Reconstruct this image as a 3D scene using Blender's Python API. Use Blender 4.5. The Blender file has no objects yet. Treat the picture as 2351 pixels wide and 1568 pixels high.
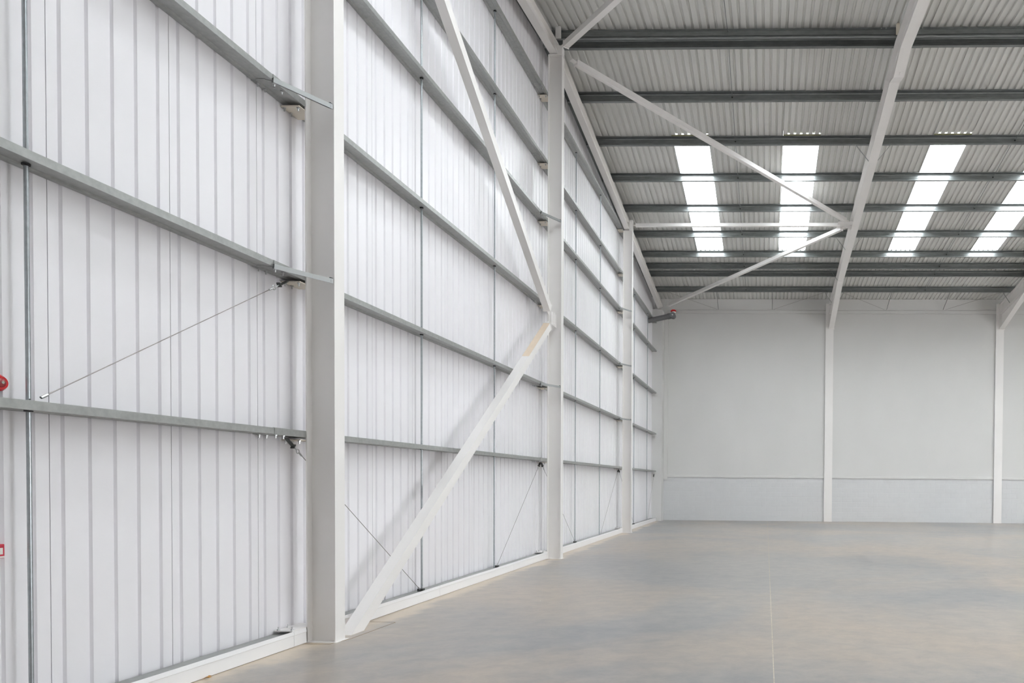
import bpy, math, random
from mathutils import Vector, Matrix
random.seed(7)
S = bpy.context.scene
C = S.collection

# ------------------------------------------------------------------ camera
W_PX, H_PX = 2351.0, 1568.0
FOC, PPX, PPY = 1623.19, 1717.13, 1137.33
CAM = Vector((4.9309, 0.0, 1.6843))
r_ = Vector((0.99965179, 0.02517487, 0.00790751))
d_ = Vector((0.00835994, -0.01791734, -0.99980452))
f_ = Vector((-0.02502827, 0.99952248, -0.01812156))
cam_data = bpy.data.cameras.new('camera')
cam = bpy.data.objects.new('camera', cam_data)
C.objects.link(cam)
M4 = Matrix.Identity(4)
for i in range(3):
    M4[i][0] = r_[i]; M4[i][1] = -d_[i]; M4[i][2] = -f_[i]; M4[i][3] = CAM[i]
cam.matrix_world = M4
cam_data.sensor_width = 36.0
cam_data.sensor_fit = 'HORIZONTAL'
cam_data.lens = FOC / W_PX * 36.0
cam_data.shift_x = (W_PX / 2 - PPX) / W_PX
cam_data.shift_y = (PPY - H_PX / 2) / W_PX
cam_data.clip_start = 0.05
cam_data.clip_end = 500
S.camera = cam

# ------------------------------------------------------------------ world, light, exposure
world = bpy.data.worlds.new('overcast_sky'); S.world = world
world.use_nodes = True
wn = world.node_tree.nodes; wn.clear()
bg = wn.new('ShaderNodeBackground'); wo = wn.new('ShaderNodeOutputWorld')
bg.inputs['Color'].default_value = (0.968, 0.978, 1.0, 1)
bg.inputs['Strength'].default_value = 6.0
world.node_tree.links.new(bg.outputs[0], wo.inputs[0])
try:
    world.cycles.sampling_method = 'MANUAL'; world.cycles.sample_map_resolution = 64
except Exception:
    pass
S.view_settings.view_transform = 'Standard'
S.view_settings.look = 'None'
S.view_settings.gamma = 1.0
S.view_settings.use_curve_mapping = False
S.view_settings.exposure = 1.44
try:
    S.cycles.use_denoising = True
    S.cycles.max_bounces = 14; S.cycles.diffuse_bounces = 8; S.cycles.glossy_bounces = 4
    S.cycles.transmission_bounces = 6; S.cycles.transparent_max_bounces = 8
    S.cycles.sample_clamp_indirect = 8.0
    S.cycles.caustics_reflective = False; S.cycles.caustics_refractive = False
except Exception:
    pass

# ------------------------------------------------------------------ the building's numbers (metres)
T = 0.1051                     # roof slope
YR = 15.362                    # ridge line
HB0, HS0 = 11.1472, 11.3629    # purlin underside and roof lining at the ridge
X0 = -0.06                     # outside of gable lining
XE = 30.32                     # far right end of the building
YW = 31.11                     # inner face of the far wall
YN = -0.35                     # near wall
def HB(y): return HB0 - T * abs(y - YR)
def HS(y): return HS0 - T * abs(y - YR)
SKX = [2.3228 + k for k in (0, 3, 7, 10, 14, 17, 21, 24)]
SKY_FAR = (19.045, 26.17)
SKY_NEAR = (2 * YR - 26.17, 2 * YR - 19.045)
DOORS = [(25.6, 28.4, 3.6)]
SIDE_DOORS = [(6.0, 11.5, 4.8)]     # in the right end wall

def portal(name, loc, rot, sx, sy):
    l = bpy.data.lights.new(name, 'AREA'); l.shape = 'RECTANGLE'; l.size = sx; l.size_y = sy
    l.cycles.is_portal = True
    o = bpy.data.objects.new(name, l); C.objects.link(o); o.location = loc; o.rotation_euler = rot
    return o
for (a, b, h) in DOORS:        # daylight guides in the open doorways (light portals emit nothing themselves)
    portal('door_portal', ((a + b) / 2, YN - .3, h / 2), (math.radians(90), 0, 0), b - a + .1, h + .1)
for (a, b, h) in SIDE_DOORS:
    portal('door_portal', (XE + .3, (a + b) / 2, h / 2), (math.radians(90), 0, math.radians(90)), b - a + .1, h + .1)
for x in SKX:
    ym = sum(SKY_FAR) / 2
    portal('rooflight_portal', (x + .5, ym, HS(ym) + .25), (-math.atan(T), 0, 0), 1.1, 7.4)
    ym = sum(SKY_NEAR) / 2
    portal('rooflight_portal', (x + .5, ym, HS(ym) + .25), (math.atan(T), 0, 0), 1.1, 7.4)

# ------------------------------------------------------------------ materials
def mat(name, col, rough=.5, metal=0.0, spec=.5, noise=None, bump=None, coat=0.0, rvar=True):
    m = bpy.data.materials.new(name); m.use_nodes = True
    nt = m.node_tree; n = nt.nodes; L = nt.links
    p = n['Principled BSDF']
    p.inputs['Base Color'].default_value = (*col, 1); p.inputs['Roughness'].default_value = rough
    p.inputs['Metallic'].default_value = metal; p.inputs['Specular IOR Level'].default_value = spec
    if coat: p.inputs['Coat Weight'].default_value = coat; p.inputs['Coat Roughness'].default_value = .25
    tc = n.new('ShaderNodeNewGeometry')
    if noise:
        sc, amp, stretch = noise
        mp = n.new('ShaderNodeMapping'); mp.inputs['Scale'].default_value = stretch
        nz = n.new('ShaderNodeTexNoise'); nz.inputs['Scale'].default_value = sc; nz.inputs['Detail'].default_value = 5
        L.new(tc.outputs['Position'], mp.inputs['Vector']); L.new(mp.outputs[0], nz.inputs['Vector'])
        mr = n.new('ShaderNodeMapRange'); mr.inputs['From Min'].default_value = .3; mr.inputs['From Max'].default_value = .7
        mr.inputs['To Min'].default_value = 1 - amp; mr.inputs['To Max'].default_value = 1 + amp
        L.new(nz.outputs['Fac'], mr.inputs['Value'])
        mx = n.new('ShaderNodeVectorMath'); mx.operation = 'SCALE'; mx.inputs[0].default_value = col
        L.new(mr.outputs[0], mx.inputs['Scale']); L.new(mx.outputs[0], p.inputs['Base Color'])
        mr2 = n.new('ShaderNodeMapRange'); mr2.inputs['To Min'].default_value = max(.05, rough - .06); mr2.inputs['To Max'].default_value = rough + .08
        L.new(nz.outputs['Fac'], mr2.inputs['Value'])
        if rvar: L.new(mr2.outputs[0], p.inputs['Roughness'])
    if bump:
        sc, st, stretch = bump
        mp = n.new('ShaderNodeMapping'); mp.inputs['Scale'].default_value = stretch
        nz = n.new('ShaderNodeTexNoise'); nz.inputs['Scale'].default_value = sc; nz.inputs['Detail'].default_value = 3
        L.new(tc.outputs['Position'], mp.inputs['Vector']); L.new(mp.outputs[0], nz.inputs['Vector'])
        bp = n.new('ShaderNodeBump'); bp.inputs['Strength'].default_value = st; bp.inputs['Distance'].default_value = .01
        L.new(nz.outputs['Fac'], bp.inputs['Height']); L.new(bp.outputs[0], p.inputs['Normal'])
    return m

MAT = {}
MAT['liner'] = mat('white_coated_wall_sheet', (.86, .848, .878), .33, spec=.5, noise=(.5, .006, (1, 1, .5)), rvar=False)
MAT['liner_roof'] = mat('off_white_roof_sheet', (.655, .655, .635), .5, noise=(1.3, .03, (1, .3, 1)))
MAT['paint'] = mat('white_steel_paint', (.84, .82, .805), .42, noise=(3, .015, (1, 1, .3)))
MAT['wall'] = mat('white_flat_wall_paint', (.675, .67, .66), .6, noise=(.8, .02, (1, 1, .5)), bump=(30, .12, (1, 1, 1)))
MAT['block'] = mat('white_painted_blockwork', (.66, .665, .675), .6, noise=(4, .015, (1, 1, 1)), bump=(60, .2, (1, 1, 1)))
MAT['galv'] = mat('galvanised_steel', (.39, .40, .39), .42, metal=.55, noise=(22, .10, (1, 1, 1)))
MAT['tube'] = mat('galvanised_tube', (.40, .43, .45), .3, metal=.85, noise=(30, .10, (1, 1, 1)))
MAT['purlin'] = mat('galvanised_purlin_steel', (.235, .25, .25), .36, metal=.6, noise=(16, .12, (.3, 1, 1)))
MAT['zinc'] = mat('bright_zinc_fixing', (.55, .56, .56), .3, metal=.8)
MAT['dark'] = mat('black_rubber', (.012, .012, .012), .6)
MAT['cleat'] = mat('cream_primed_plate', (.72, .66, .56), .5)
MAT['primer'] = mat('beige_primer', (.80, .67, .53), .55, noise=(6, .03, (1, 1, 1)))
MAT['skirt'] = mat('white_coated_flashing', (.86, .86, .87), .35)
MAT['stay'] = mat('galvanised_stay', (.36, .375, .375), .4, metal=.5)
MAT['wire'] = mat('steel_wire', (.26, .24, .23), .4, metal=.6)
MAT['dark_steel'] = mat('dark_galvanised_bracket', (.10, .105, .10), .45, metal=.6)
MAT['red'] = mat('red_plastic', (.62, .01, .015), .18, coat=.6)
MAT['red_dark'] = mat('dark_red_lens', (.30, .002, .008), .12, coat=.8)
MAT['call_red'] = mat('red_call_point_plastic', (.55, .03, .06), .35)
MAT['white_plastic'] = mat('white_plastic', (.8, .78, .74), .35)
MAT['pvc'] = mat('grey_plastic_pipe', (.155, .155, .16), .45)
MAT['chrome'] = mat('lamp_reflector', (.8, .78, .72), .15, metal=1)
MAT['leaf'] = mat('dry_leaf', (.62, .33, .09), .7, noise=(90, .25, (1, 1, 1)))
MAT['debris'] = mat('white_debris', (.85, .83, .78), .7)
MAT['seal'] = mat('joint_sealant', (.60, .55, .45), .7, noise=(25, .2, (1, 1, 1)))
MAT['olive'] = mat('olive_foam_closer', (.30, .29, .17), .9)
MAT['outer'] = mat('roof_outer_sheet', (.5, .5, .5), .6)

def concrete():
    m = bpy.data.materials.new('power_floated_concrete'); m.use_nodes = True
    nt = m.node_tree; n = nt.nodes; L = nt.links; p = n['Principled BSDF']
    g = n.new('ShaderNodeNewGeometry')
    def noise(scale, stretch, detail=6, rough=.6, dist=0.0, off=(0, 0, 0)):
        mp = n.new('ShaderNodeMapping'); mp.inputs['Scale'].default_value = stretch; mp.inputs['Location'].default_value = off
        z = n.new('ShaderNodeTexNoise'); z.inputs['Scale'].default_value = scale; z.inputs['Detail'].default_value = detail
        z.inputs['Roughness'].default_value = rough; z.inputs['Distortion'].default_value = dist
        L.new(g.outputs['Position'], mp.inputs['Vector']); L.new(mp.outputs[0], z.inputs['Vector'])
        return z.outputs['Fac']
    def ramp(src, a, b, lo=0.0, hi=1.0):
        r = n.new('ShaderNodeMapRange'); r.inputs['From Min'].default_value = a; r.inputs['From Max'].default_value = b
        r.inputs['To Min'].default_value = lo; r.inputs['To Max'].default_value = hi
        L.new(src, r.inputs['Value']); return r.outputs[0]
    def mix(fac, a, b):
        x = n.new('ShaderNodeMix'); x.data_type = 'RGBA'
        L.new(fac, x.inputs['Factor'])
        for s, v in ((6, a), (7, b)):
            if isinstance(v, tuple): x.inputs[s].default_value = (*v, 1)
            else: L.new(v, x.inputs[s])
        return x.outputs[2]
    big = ramp(noise(.28, (1, .8, 1), 4, .55, .4), .38, .62)
    tan = ramp(noise(.22, (1, 1, 1), 5, .6, .6, (7, 3, 0)),   .42, .62)
    fine = ramp(noise(3.4, (1, 1.2, 1), 9, .74, .3), .32, .68)
    grain = noise(60, (1, 1, 1), 3, .7)
    c = mix(big, CONC[0], CONC[1])
    c = mix(tan, c, CONC[2])
    c2 = mix(fine, CONC[3], CONC[4])
    mm = n.new('ShaderNodeMix'); mm.data_type = 'RGBA'; mm.blend_type = 'MULTIPLY'; mm.inputs['Factor'].default_value = 1
    L.new(c, mm.inputs[6]); L.new(c2, mm.inputs[7])
    # unswept beige dust along the left wall, with a ragged edge
    sx = n.new('ShaderNodeSeparateXYZ'); L.new(g.outputs['Position'], sx.inputs[0])
    wob = ramp(noise(.9, (1, 1, 1), 6, .65), .3, .7, .24, .66)
    sub = n.new('ShaderNodeMath'); sub.operation = 'SUBTRACT'; L.new(wob, sub.inputs[0]); L.new(sx.outputs['X'], sub.inputs[1])
    edge = ramp(sub.outputs[0], -.06, .12, 0, .85)
    c = mix(edge, mm.outputs[2], CONC[5])
    L.new(c, p.inputs['Base Color'])
    p.inputs['Roughness'].default_value = .30; p.inputs['Specular IOR Level'].default_value = .5
    b = n.new('ShaderNodeBump'); b.inputs['Strength'].default_value = .04; b.inputs['Distance'].default_value = .002
    L.new(grain, b.inputs['Height']); L.new(b.outputs[0], p.inputs['Normal'])
    return m
CONC = [(.262, .260, .262), (.345, .330, .315), (.40, .345, .295), (.80, .815, .85), (1.15, 1.12, 1.08), (.60, .50, .39)]
MAT['floor'] = concrete()

def rooflight():
    m = bpy.data.materials.new('translucent_rooflight'); m.use_nodes = True
    nt = m.node_tree; n = nt.nodes; L = nt.links; n.clear()
    o = n.new('ShaderNodeOutputMaterial'); mx = n.new('ShaderNodeMixShader'); mx.inputs[0].default_value = .45
    a = n.new('ShaderNodeBsdfTransparent'); a.inputs[0].default_value = (.93, .95, .95, 1)
    b = n.new('ShaderNodeBsdfTranslucent'); b.inputs[0].default_value = (.9, .92, .92, 1)
    L.new(a.outputs[0], mx.inputs[1]); L.new(b.outputs[0], mx.inputs[2]); L.new(mx.outputs[0], o.inputs[0])
    return m
MAT['rooflight'] = rooflight()

# ------------------------------------------------------------------ mesh helpers
class MB:
    """collects faces in world coordinates; build() links ONE mesh object."""
    def __init__(s): s.v = []; s.f = []; s.mi = []; s.cur = 0
    def face(s, pts):
        k = len(s.v); s.v += [Vector(p) for p in pts]; s.f.append(list(range(k, k + len(pts)))); s.mi.append(s.cur)
    def hexa(s, p):          # 8 points: bottom ring 0-3, top ring 4-7
        k = len(s.v); s.v += [Vector(q) for q in p]
        for q in ((3, 2, 1, 0), (4, 5, 6, 7), (0, 1, 5, 4), (1, 2, 6, 5), (2, 3, 7, 6), (3, 0, 4, 7)):
            s.f.append([k + i for i in q]); s.mi.append(s.cur)
        return s
    def box(s, a, b):
        x0, y0, z0 = a; x1, y1, z1 = b
        return s.hexa([(x0, y0, z0), (x1, y0, z0), (x1, y1, z0), (x0, y1, z0), (x0, y0, z1), (x1, y0, z1), (x1, y1, z1), (x0, y1, z1)])
    def prism(s, ring0, ring1, caps=True):
        k = len(s.v); n = len(ring0); s.v += [Vector(q) for q in ring0] + [Vector(q) for q in ring1]
        for i in range(n):
            j = (i + 1) % n; s.f.append([k + i, k + j, k + n + j, k + n + i]); s.mi.append(s.cur)
        if caps:
            s.f.append([k + i for i in reversed(range(n))]); s.mi.append(s.cur)
            s.f.append([k + n + i for i in range(n)]); s.mi.append(s.cur)
        return s
    def bar(s, p, q, A, B, wa, wb):          # rectangular bar from p to q, half sizes wa along A, wb along B
        p, q, A, B = Vector(p), Vector(q), Vector(A).normalized(), Vector(B).normalized()
        r = [(-1, -1), (1, -1), (1, 1), (-1, 1)]
        return s.prism([p + A * wa * i + B * wb * j for i, j in r], [q + A * wa * i + B * wb * j for i, j in r])
    def tube(s, p, q, r, n=10, r2=None):
        p, q = Vector(p), Vector(q); t = (q - p).normalized()
        a = t.cross(Vector((0, 0, 1)));
        if a.length < 1e-3: a = Vector((1, 0, 0))
        a.normalize(); b = t.cross(a); r2 = r if r2 is None else r2
        R0 = [p + (a * math.cos(2 * math.pi * i / n) + b * math.sin(2 * math.pi * i / n)) * r for i in range(n)]
        R1 = [q + (a * math.cos(2 * math.pi * i / n) + b * math.sin(2 * math.pi * i / n)) * r2 for i in range(n)]
        return s.prism(R0, R1)
    def profile(s, poly, th, fr0, fr1):
        """open polyline (a, b) given thickness th, swept from frame fr0 to fr1; frame = function (a, b) -> point"""
        n = len(poly); nor = []
        for i in range(n):
            d = Vector((0, 0))
            if i > 0: e = Vector(poly[i]) - Vector(poly[i - 1]); d += Vector((-e.y, e.x)).normalized()
            if i < n - 1: e = Vector(poly[i + 1]) - Vector(poly[i]); d += Vector((-e.y, e.x)).normalized()
            d.normalize()
            e = Vector(poly[min(i + 1, n - 1)]) - Vector(poly[min(i, n - 2)]); en = Vector((-e.y, e.x)).normalized()
            nor.append(d / max(.35, d.dot(en)))
        ring = [Vector(p) for p in poly] + [Vector(poly[i]) + nor[i] * th for i in reversed(range(n))]
        A = [fr0(q.x, q.y) for q in ring]; B = [fr1(q.x, q.y) for q in ring]
        k = len(s.v); m = len(ring); s.v += [Vector(q) for q in A] + [Vector(q) for q in B]
        for i in range(m):
            j = (i + 1) % m; s.f.append([k + i, k + j, k + m + j, k + m + i]); s.mi.append(s.cur)
        for i in range(n - 1):           # end caps as quads
            j0, j1 = m - 1 - i, m - 2 - i
            s.f.append([k + i, k + j0, k + j1, k + i + 1]); s.mi.append(s.cur)
            s.f.append([k + m + i, k + m + i + 1, k + m + j1, k + m + j0]); s.mi.append(s.cur)
        return s
    def build(s, name, mt, parent=None, loc=None, smooth=False, bevel=0):
        org = Vector(loc) if loc is not None else (root_loc(parent) if parent else Vector((0, 0, 0)))
        me = bpy.data.meshes.new(name); me.from_pydata([tuple(v - org) for v in s.v], [], s.f)
        mats = mt if isinstance(mt, (list, tuple)) else [mt]
        for x in mats: me.materials.append(x)
        if len(mats) > 1: me.polygons.foreach_set('material_index', s.mi)
        me.validate(); me.update()
        import bmesh
        b = bmesh.new(); b.from_mesh(me); bmesh.ops.recalc_face_normals(b, faces=b.faces); b.to_mesh(me); b.free()
        if smooth:
            me.polygons.foreach_set('use_smooth', [True] * len(me.polygons))
            try: me.set_sharp_from_angle(angle=math.radians(40))
            except Exception: pass
        o = bpy.data.objects.new(name, me); C.objects.link(o)
        if parent: o.parent = parent
        else: o.location = org
        if bevel:
            md = o.modifiers.new('edge', 'BEVEL'); md.width = bevel; md.segments = 2; md.limit_method = 'ANGLE'
        return o
def root_loc(o):
    v = Vector((0, 0, 0))
    while o: v += o.location; o = o.parent
    return v
def thing(name, label, cat, loc=(0, 0, 0), group=None):
    o = bpy.data.objects.new(name, None); C.objects.link(o); o.location = loc; o.empty_display_size = .2
    o['label'] = label; o['category'] = cat
    if group: o['group'] = group
    return o
def tag(o, label, cat, group=None):
    o['label'] = label; o['category'] = cat
    if group: o['group'] = group
    return o
def struct(o, label=None, cat=None):
    o['kind'] = 'structure'
    if label: o['label'] = label
    if cat: o['category'] = cat
    return o
def sempty(name, label, cat, loc=(0, 0, 0)):
    o = bpy.data.objects.new(name, None); C.objects.link(o); o.location = loc
    return struct(o, label, cat)
ORD = ['first', 'second', 'third', 'fourth', 'fifth', 'sixth', 'seventh', 'eighth', 'ninth', 'tenth', 'eleventh', 'twelfth']

# ================================================================== SETTING
# ---- floor: two slabs with a sealed saw cut between them
JX = 5.016
fl = sempty('floor', 'power-floated grey and tan concrete floor of the whole hall', 'floor')
MB().box((-.3, YN - 4, -.25), (JX - .004, YW + .3, 0)).build('slab', MAT['floor'], fl)
MB().box((JX + .004, YN - 4, -.25), (XE + .3, YW + .3, 0)).build('slab', MAT['floor'], fl)
MB().box((JX - .004, YN - 4, -.06), (JX + .004, 28.4, -.0008)).build('joint_sealant', MAT['seal'], fl)
MB().box((JX - .004, 28.4, -.06), (JX + .004, YW, -.0008)).build('joint_sealant', MAT['seal'], fl)
# cut lines of the grouted pockets round the near post
def strip(pts, w, z=.0012):
    m = MB()
    for p, q in zip(pts, pts[1:]):
        p, q = Vector((*p, 0)), Vector((*q, 0)); t = (q - p).normalized(); nn = Vector((-t.y, t.x, 0)) * w
        m.hexa([p - nn, q - nn, q + nn, p + nn, p - nn + Vector((0, 0, z)), q - nn + Vector((0, 0, z)), q + nn + Vector((0, 0, z)), p + nn + Vector((0, 0, z))])
    return m
MAT['cut'] = mat('dusty_cut_line', (.23, .15, .06), .8, noise=(20, .4, (1, 1, 1)))
strip([(.16, 7.08), (.49, 7.08), (.56, 7.34), (.57, 8.22), (.24, 8.24)], .0035).build('cut_line', MAT['cut'], fl)

# ---- left (gable) wall: one coated sheet per metre of length, five recessed ribs each
RP = [(.002, -.03), (.002, 0)]
for k in range(5):
    c = .085 + .2 * k
    RP += [(c - .021, 0), (c - .011, -.019), (c + .011, -.019), (c + .021, 0)]
RP += [(.996, 0), (.996, -.03)]
wl = sempty('wall_left', 'white ribbed sheet-metal gable wall along the left side', 'wall')
j = 4.7493 - 6
while j < YW:
    prof = [(max(YN, min(YW + .1, j + a)), b) for a, b in RP]
    if prof[-1][0] - prof[0][0] > .02:
        ring = prof + [(prof[-1][0], -.055), (prof[0][0], -.055)]
        if j < YR < j + 1:       # keep the apex sheet below the ridge
            pass
        b0 = [Vector((x, y, .115)) for y, x in ring]; b1 = [Vector((x, y, HS(y) - .03)) for y, x in ring]
        MB().prism(b0, b1).build('cladding_sheet', MAT['liner'], wl)
    j += 1.0
MB().box((-.09, YN, -.1), (-.057, YW + .3, 11.3)).build('outer_skin', MAT['outer'], wl)

# ---- roof lining: one sheet per metre, six ribs each, both slopes; rooflights between them
def roofprof(x0, x1, phase):
    p = []; pitch = 1 / 6.0
    k = math.floor((x0 - phase) / pitch)
    p.append((x0, 0))
    while True:
        c = phase + k * pitch
        if c - .04 >= x1: break
        for dx, h in ((-.034, 0), (-.020, .032), (.020, .032), (.034, 0)):
            if x0 + .001 < c + dx < x1 - .001: p.append((c + dx, h))
        k += 1
    p.append((x1, 0)); return p
PH = 1.632
def roof_sheet(x0, x1, y0, y1, parent, mt=None, name='roof_sheet', glazed=False):
    P = roofprof(x0, x1, PH)
    m = MB()
    if glazed:
        m.profile(P, .002, lambda a, b: Vector((a, y0, HS(y0) + b)), lambda a, b: Vector((a, y1, HS(y1) + b)))
    else:
        ring = P + [(x1, .10), (x0, .10)]
        m.prism([Vector((a, y0, HS(y0) + b)) for a, b in ring], [Vector((a, y1, HS(y1) + b)) for a, b in ring])
    return m.build(name, mt or MAT['liner_roof'], parent)
ceil = sempty('ceiling', 'off-white ribbed roof lining of both slopes', 'ceiling')
def clone(o, dx):
    c = o.copy(); C.objects.link(c); c.parent = o.parent; c.location = (o.location.x + dx, o.location.y, o.location.z); return c
sk = {round(x - .3228) for x in SKX}
YSPL = {'far': (YR + .012, YW + .35), 'near': (YN, YR - .012)}
for side in ('far', 'near'):
    y0, y1 = YSPL[side]
    roof_sheet(X0, .3208, y0, y1, ceil)
    base = None
    for k in range(0, 30):
        x0 = .3228 + k
        if k in sk:
            a, b = SKY_FAR if side == 'far' else SKY_NEAR
            if base is None or True:
                roof_sheet(x0 + .002, x0 + .998, y0, a, ceil); roof_sheet(x0 + .002, x0 + .998, b, y1, ceil)
        elif base is None: base = roof_sheet(x0 + .002, x0 + .998, y0, y1, ceil)
        else: clone(base, k - (base_k))
        if base is not None and k not in sk and base.location.x == 0 and 'base_k' not in globals(): base_k = k
def skin(x0, x1, y0, y1):
    if y1 - y0 < .05 or x1 - x0 < .01: return
    MB().hexa([(x0, y0, HS(y0) + .101), (x1, y0, HS(y0) + .101), (x1, y1, HS(y1) + .101), (x0, y1, HS(y1) + .101),
               (x0, y0, HS(y0) + .12), (x1, y0, HS(y0) + .12), (x1, y1, HS(y1) + .12), (x0, y1, HS(y1) + .12)]).build('outer_sheet', MAT['outer'], ceil)
for side in ('far', 'near'):
    y0, y1 = YSPL[side]; a, b = SKY_FAR if side == 'far' else SKY_NEAR
    skin(X0, XE + .2, y0, a); skin(X0, XE + .2, b, y1)
    ed = [X0] + [v for x in SKX for v in (x, x + 1)] + [XE + .2]
    for q0, q1 in zip(ed[::2], ed[1::2]): skin(q0, q1, a, b)
MB().box((X0, YR - .25, HS0 + .06), (XE, YR + .25, HS0 + .13)).build('ridge_cap', MAT['outer'], ceil)
nwin = 1
for side in ('far', 'near'):
    for i, x in enumerate(SKX):
        a, b = SKY_FAR if side == 'far' else SKY_NEAR
        w = sempty('window_%d' % nwin, ('%s rooflight from the left in the far roof slope, glowing white' % ORD[i]) if side == 'far'
                   else ('%s rooflight from the left in the near roof slope' % ORD[i]), 'rooflight', (x, a, HS(a)))
        roof_sheet(x + .004, x + .996, a + .004, b - .004, w, MAT['rooflight'], 'glazing_sheet', True)
        if side == 'far': MB().box((x + .004, a + .001, HS(a) - .0145), (x + .996, a + .050, HS(a) + .009)).build('foam_closer', MAT['olive'], w)
        # bright closure strip down the left side of each opening
        m = MB(); m.bar((x + .012, a, HS(a) + .045), (x + .012, b, HS(b) + .045), (1, 0, 0), (0, 0, 1), .01, .045)
        m.build('upstand', MAT['skirt'], w)
        m = MB(); m.bar((x + .99, a, HS(a) + .045), (x + .99, b, HS(b) + .045), (1, 0, 0), (0, 0, 1), .006, .045)
        m.build('upstand', MAT['skirt'], w)
        nwin += 1

# ---- far wall: flat lining above, painted blockwork below, between the columns
COLX = [7.66, 15.02, 22.39, 29.76]      # main frames
ZB = 1.918
wb = sempty('wall_back', 'white lined upper part of the far wall', 'wall')
edges = [0.0] + COLX + [XE]
for a, b in zip(edges, edges[1:]):
    MB().box((a, YW - .012, ZB + .03), (b, YW + .25, 9.10)).build('lining_board', MAT['wall'], wb)
MB().box((0, YW - .03, 9.10), (XE, YW + .3, HS(YW) + .0)).build('gutter_lining', MAT['wall'], wb)
bwl = ['in the left bay beside the gable corner', 'in the middle bay between the two far columns', 'in the bay right of the second far column', 'in the last bay']
BM = {}
def block_mesh(w, h):
    key = (round(w, 3), round(h, 3))
    if key not in BM:
        m = MB(); g = .0015
        # proud face with a small chamfer so every joint reads
        r = [(0, 0), (w, 0), (w, h), (0, h)]
        def ring(i, y): return [Vector((i if x == 0 else w - i, y, i if z == 0 else h - i)) for x, z in r]
        m.prism(ring(.0015, .10), ring(.0015, .006), caps=True); m.prism(ring(.0015, .006), ring(.008, 0))
        o = m.build('block', MAT['block']); BM[key] = o.data; bpy.data.objects.remove(o)
    return BM[key]
for bi, (a, b) in enumerate(zip([.0, COLX[0] + .17, COLX[1] + .17], [COLX[0] - .17, COLX[1] - .17, 18.0])):
    w = sempty('wall_back_block', 'white painted blockwork of the far wall, ' + bwl[bi], 'wall', (a, YW, 0))
    MB().box((a, YW + .003, 0), (b, YW + .2, ZB)).build('mortar', MAT['block'], w)
    ch = ZB / 9
    for r in range(9):
        x = a - (.225 if r % 2 else 0)
        while x < b - .02:
            x0, x1 = max(a, x), min(b, x + .448)
            if x1 - x0 > .05:
                o = bpy.data.objects.new('block', block_mesh(x1 - x0 - .004, ch - .004)); C.objects.link(o); o.parent = w
                o.location = (x0 - a + .002, 0, r * ch + .002)
            x += .45
struct(MB().box((18.0, YW, 0), (XE, YW + .2, ZB)).build('wall_back_block', MAT['block'], loc=(18, YW, 0)), 'plain painted dado of the far wall out to the right end', 'wall')
nt_ = 1
def trim(m, label, mt='wall'):
    global nt_
    o = m.build('trim_%d' % nt_, MAT[mt], loc=m.v[0]); struct(o, label, 'trim'); nt_ += 1; return o
for i, (a, b) in enumerate(((.60, COLX[0] - .17), (COLX[0] + .17, COLX[1] - .17), (COLX[1] + .17, COLX[2] - .17))):
    P = [(YW - .013, ZB + .085), (YW - .045, ZB + .075), (YW - .05, ZB - .012), (YW - .02, ZB - .018)]
    trim(MB().profile(P, .006, lambda p, q: Vector((a, p, q)), lambda p, q: Vector((b, p, q))), 'white drip flashing over the blockwork, %s bay of the far wall' % ('left', 'middle', 'right')[i])
    P = [(YW - .03, 9.24), (YW - .075, 9.21), (YW - .085, 9.075), (YW - .05, 9.07)]
    trim(MB().profile(P, .006, lambda p, q: Vector((a, p, q)), lambda p, q: Vector((b, p, q))), 'white ledge flashing under the gutter lining, %s bay of the far wall' % ('left', 'middle', 'right')[i])
trim(MB().box((.43, YW - .09, 1.80), (.60, YW - .01, 9.07)), 'vertical white corner flashing beside the corner column')
# eaves beam behind the gutter lining line is hidden; right wall and near wall close the hall
wr = sempty('wall_right', 'plain white end wall with open loading doorways on the right, out of the picture', 'wall')
ys = [YN]
for a, b, h in SIDE_DOORS:
    MB().box((XE, ys[-1], 0), (XE + .2, a, 11.45)).build('wall_pier', MAT['wall'], wr)
    MB().box((XE, a, h), (XE + .2, b, 11.45)).build('door_head', MAT['wall'], wr); ys.append(b)
MB().box((XE, ys[-1], 0), (XE + .2, YW + .3, 11.45)).build('wall_pier', MAT['wall'], wr)
wf = sempty('wall_front', 'near side wall behind the camera with open doorways', 'wall')
xs = [X0]
for a, b, h in DOORS:
    MB().box((xs[-1], YN - .2, 0), (a, YN, HS(YN))).build('wall_pier', MAT['wall'], wf)
    MB().box((a, YN - .2, h), (b, YN, HS(YN))).build('door_head', MAT['wall'], wf); xs.append(b)
MB().box((xs[-1], YN - .2, 0), (XE, YN, HS(YN))).build('wall_pier', MAT['wall'], wf)

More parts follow.
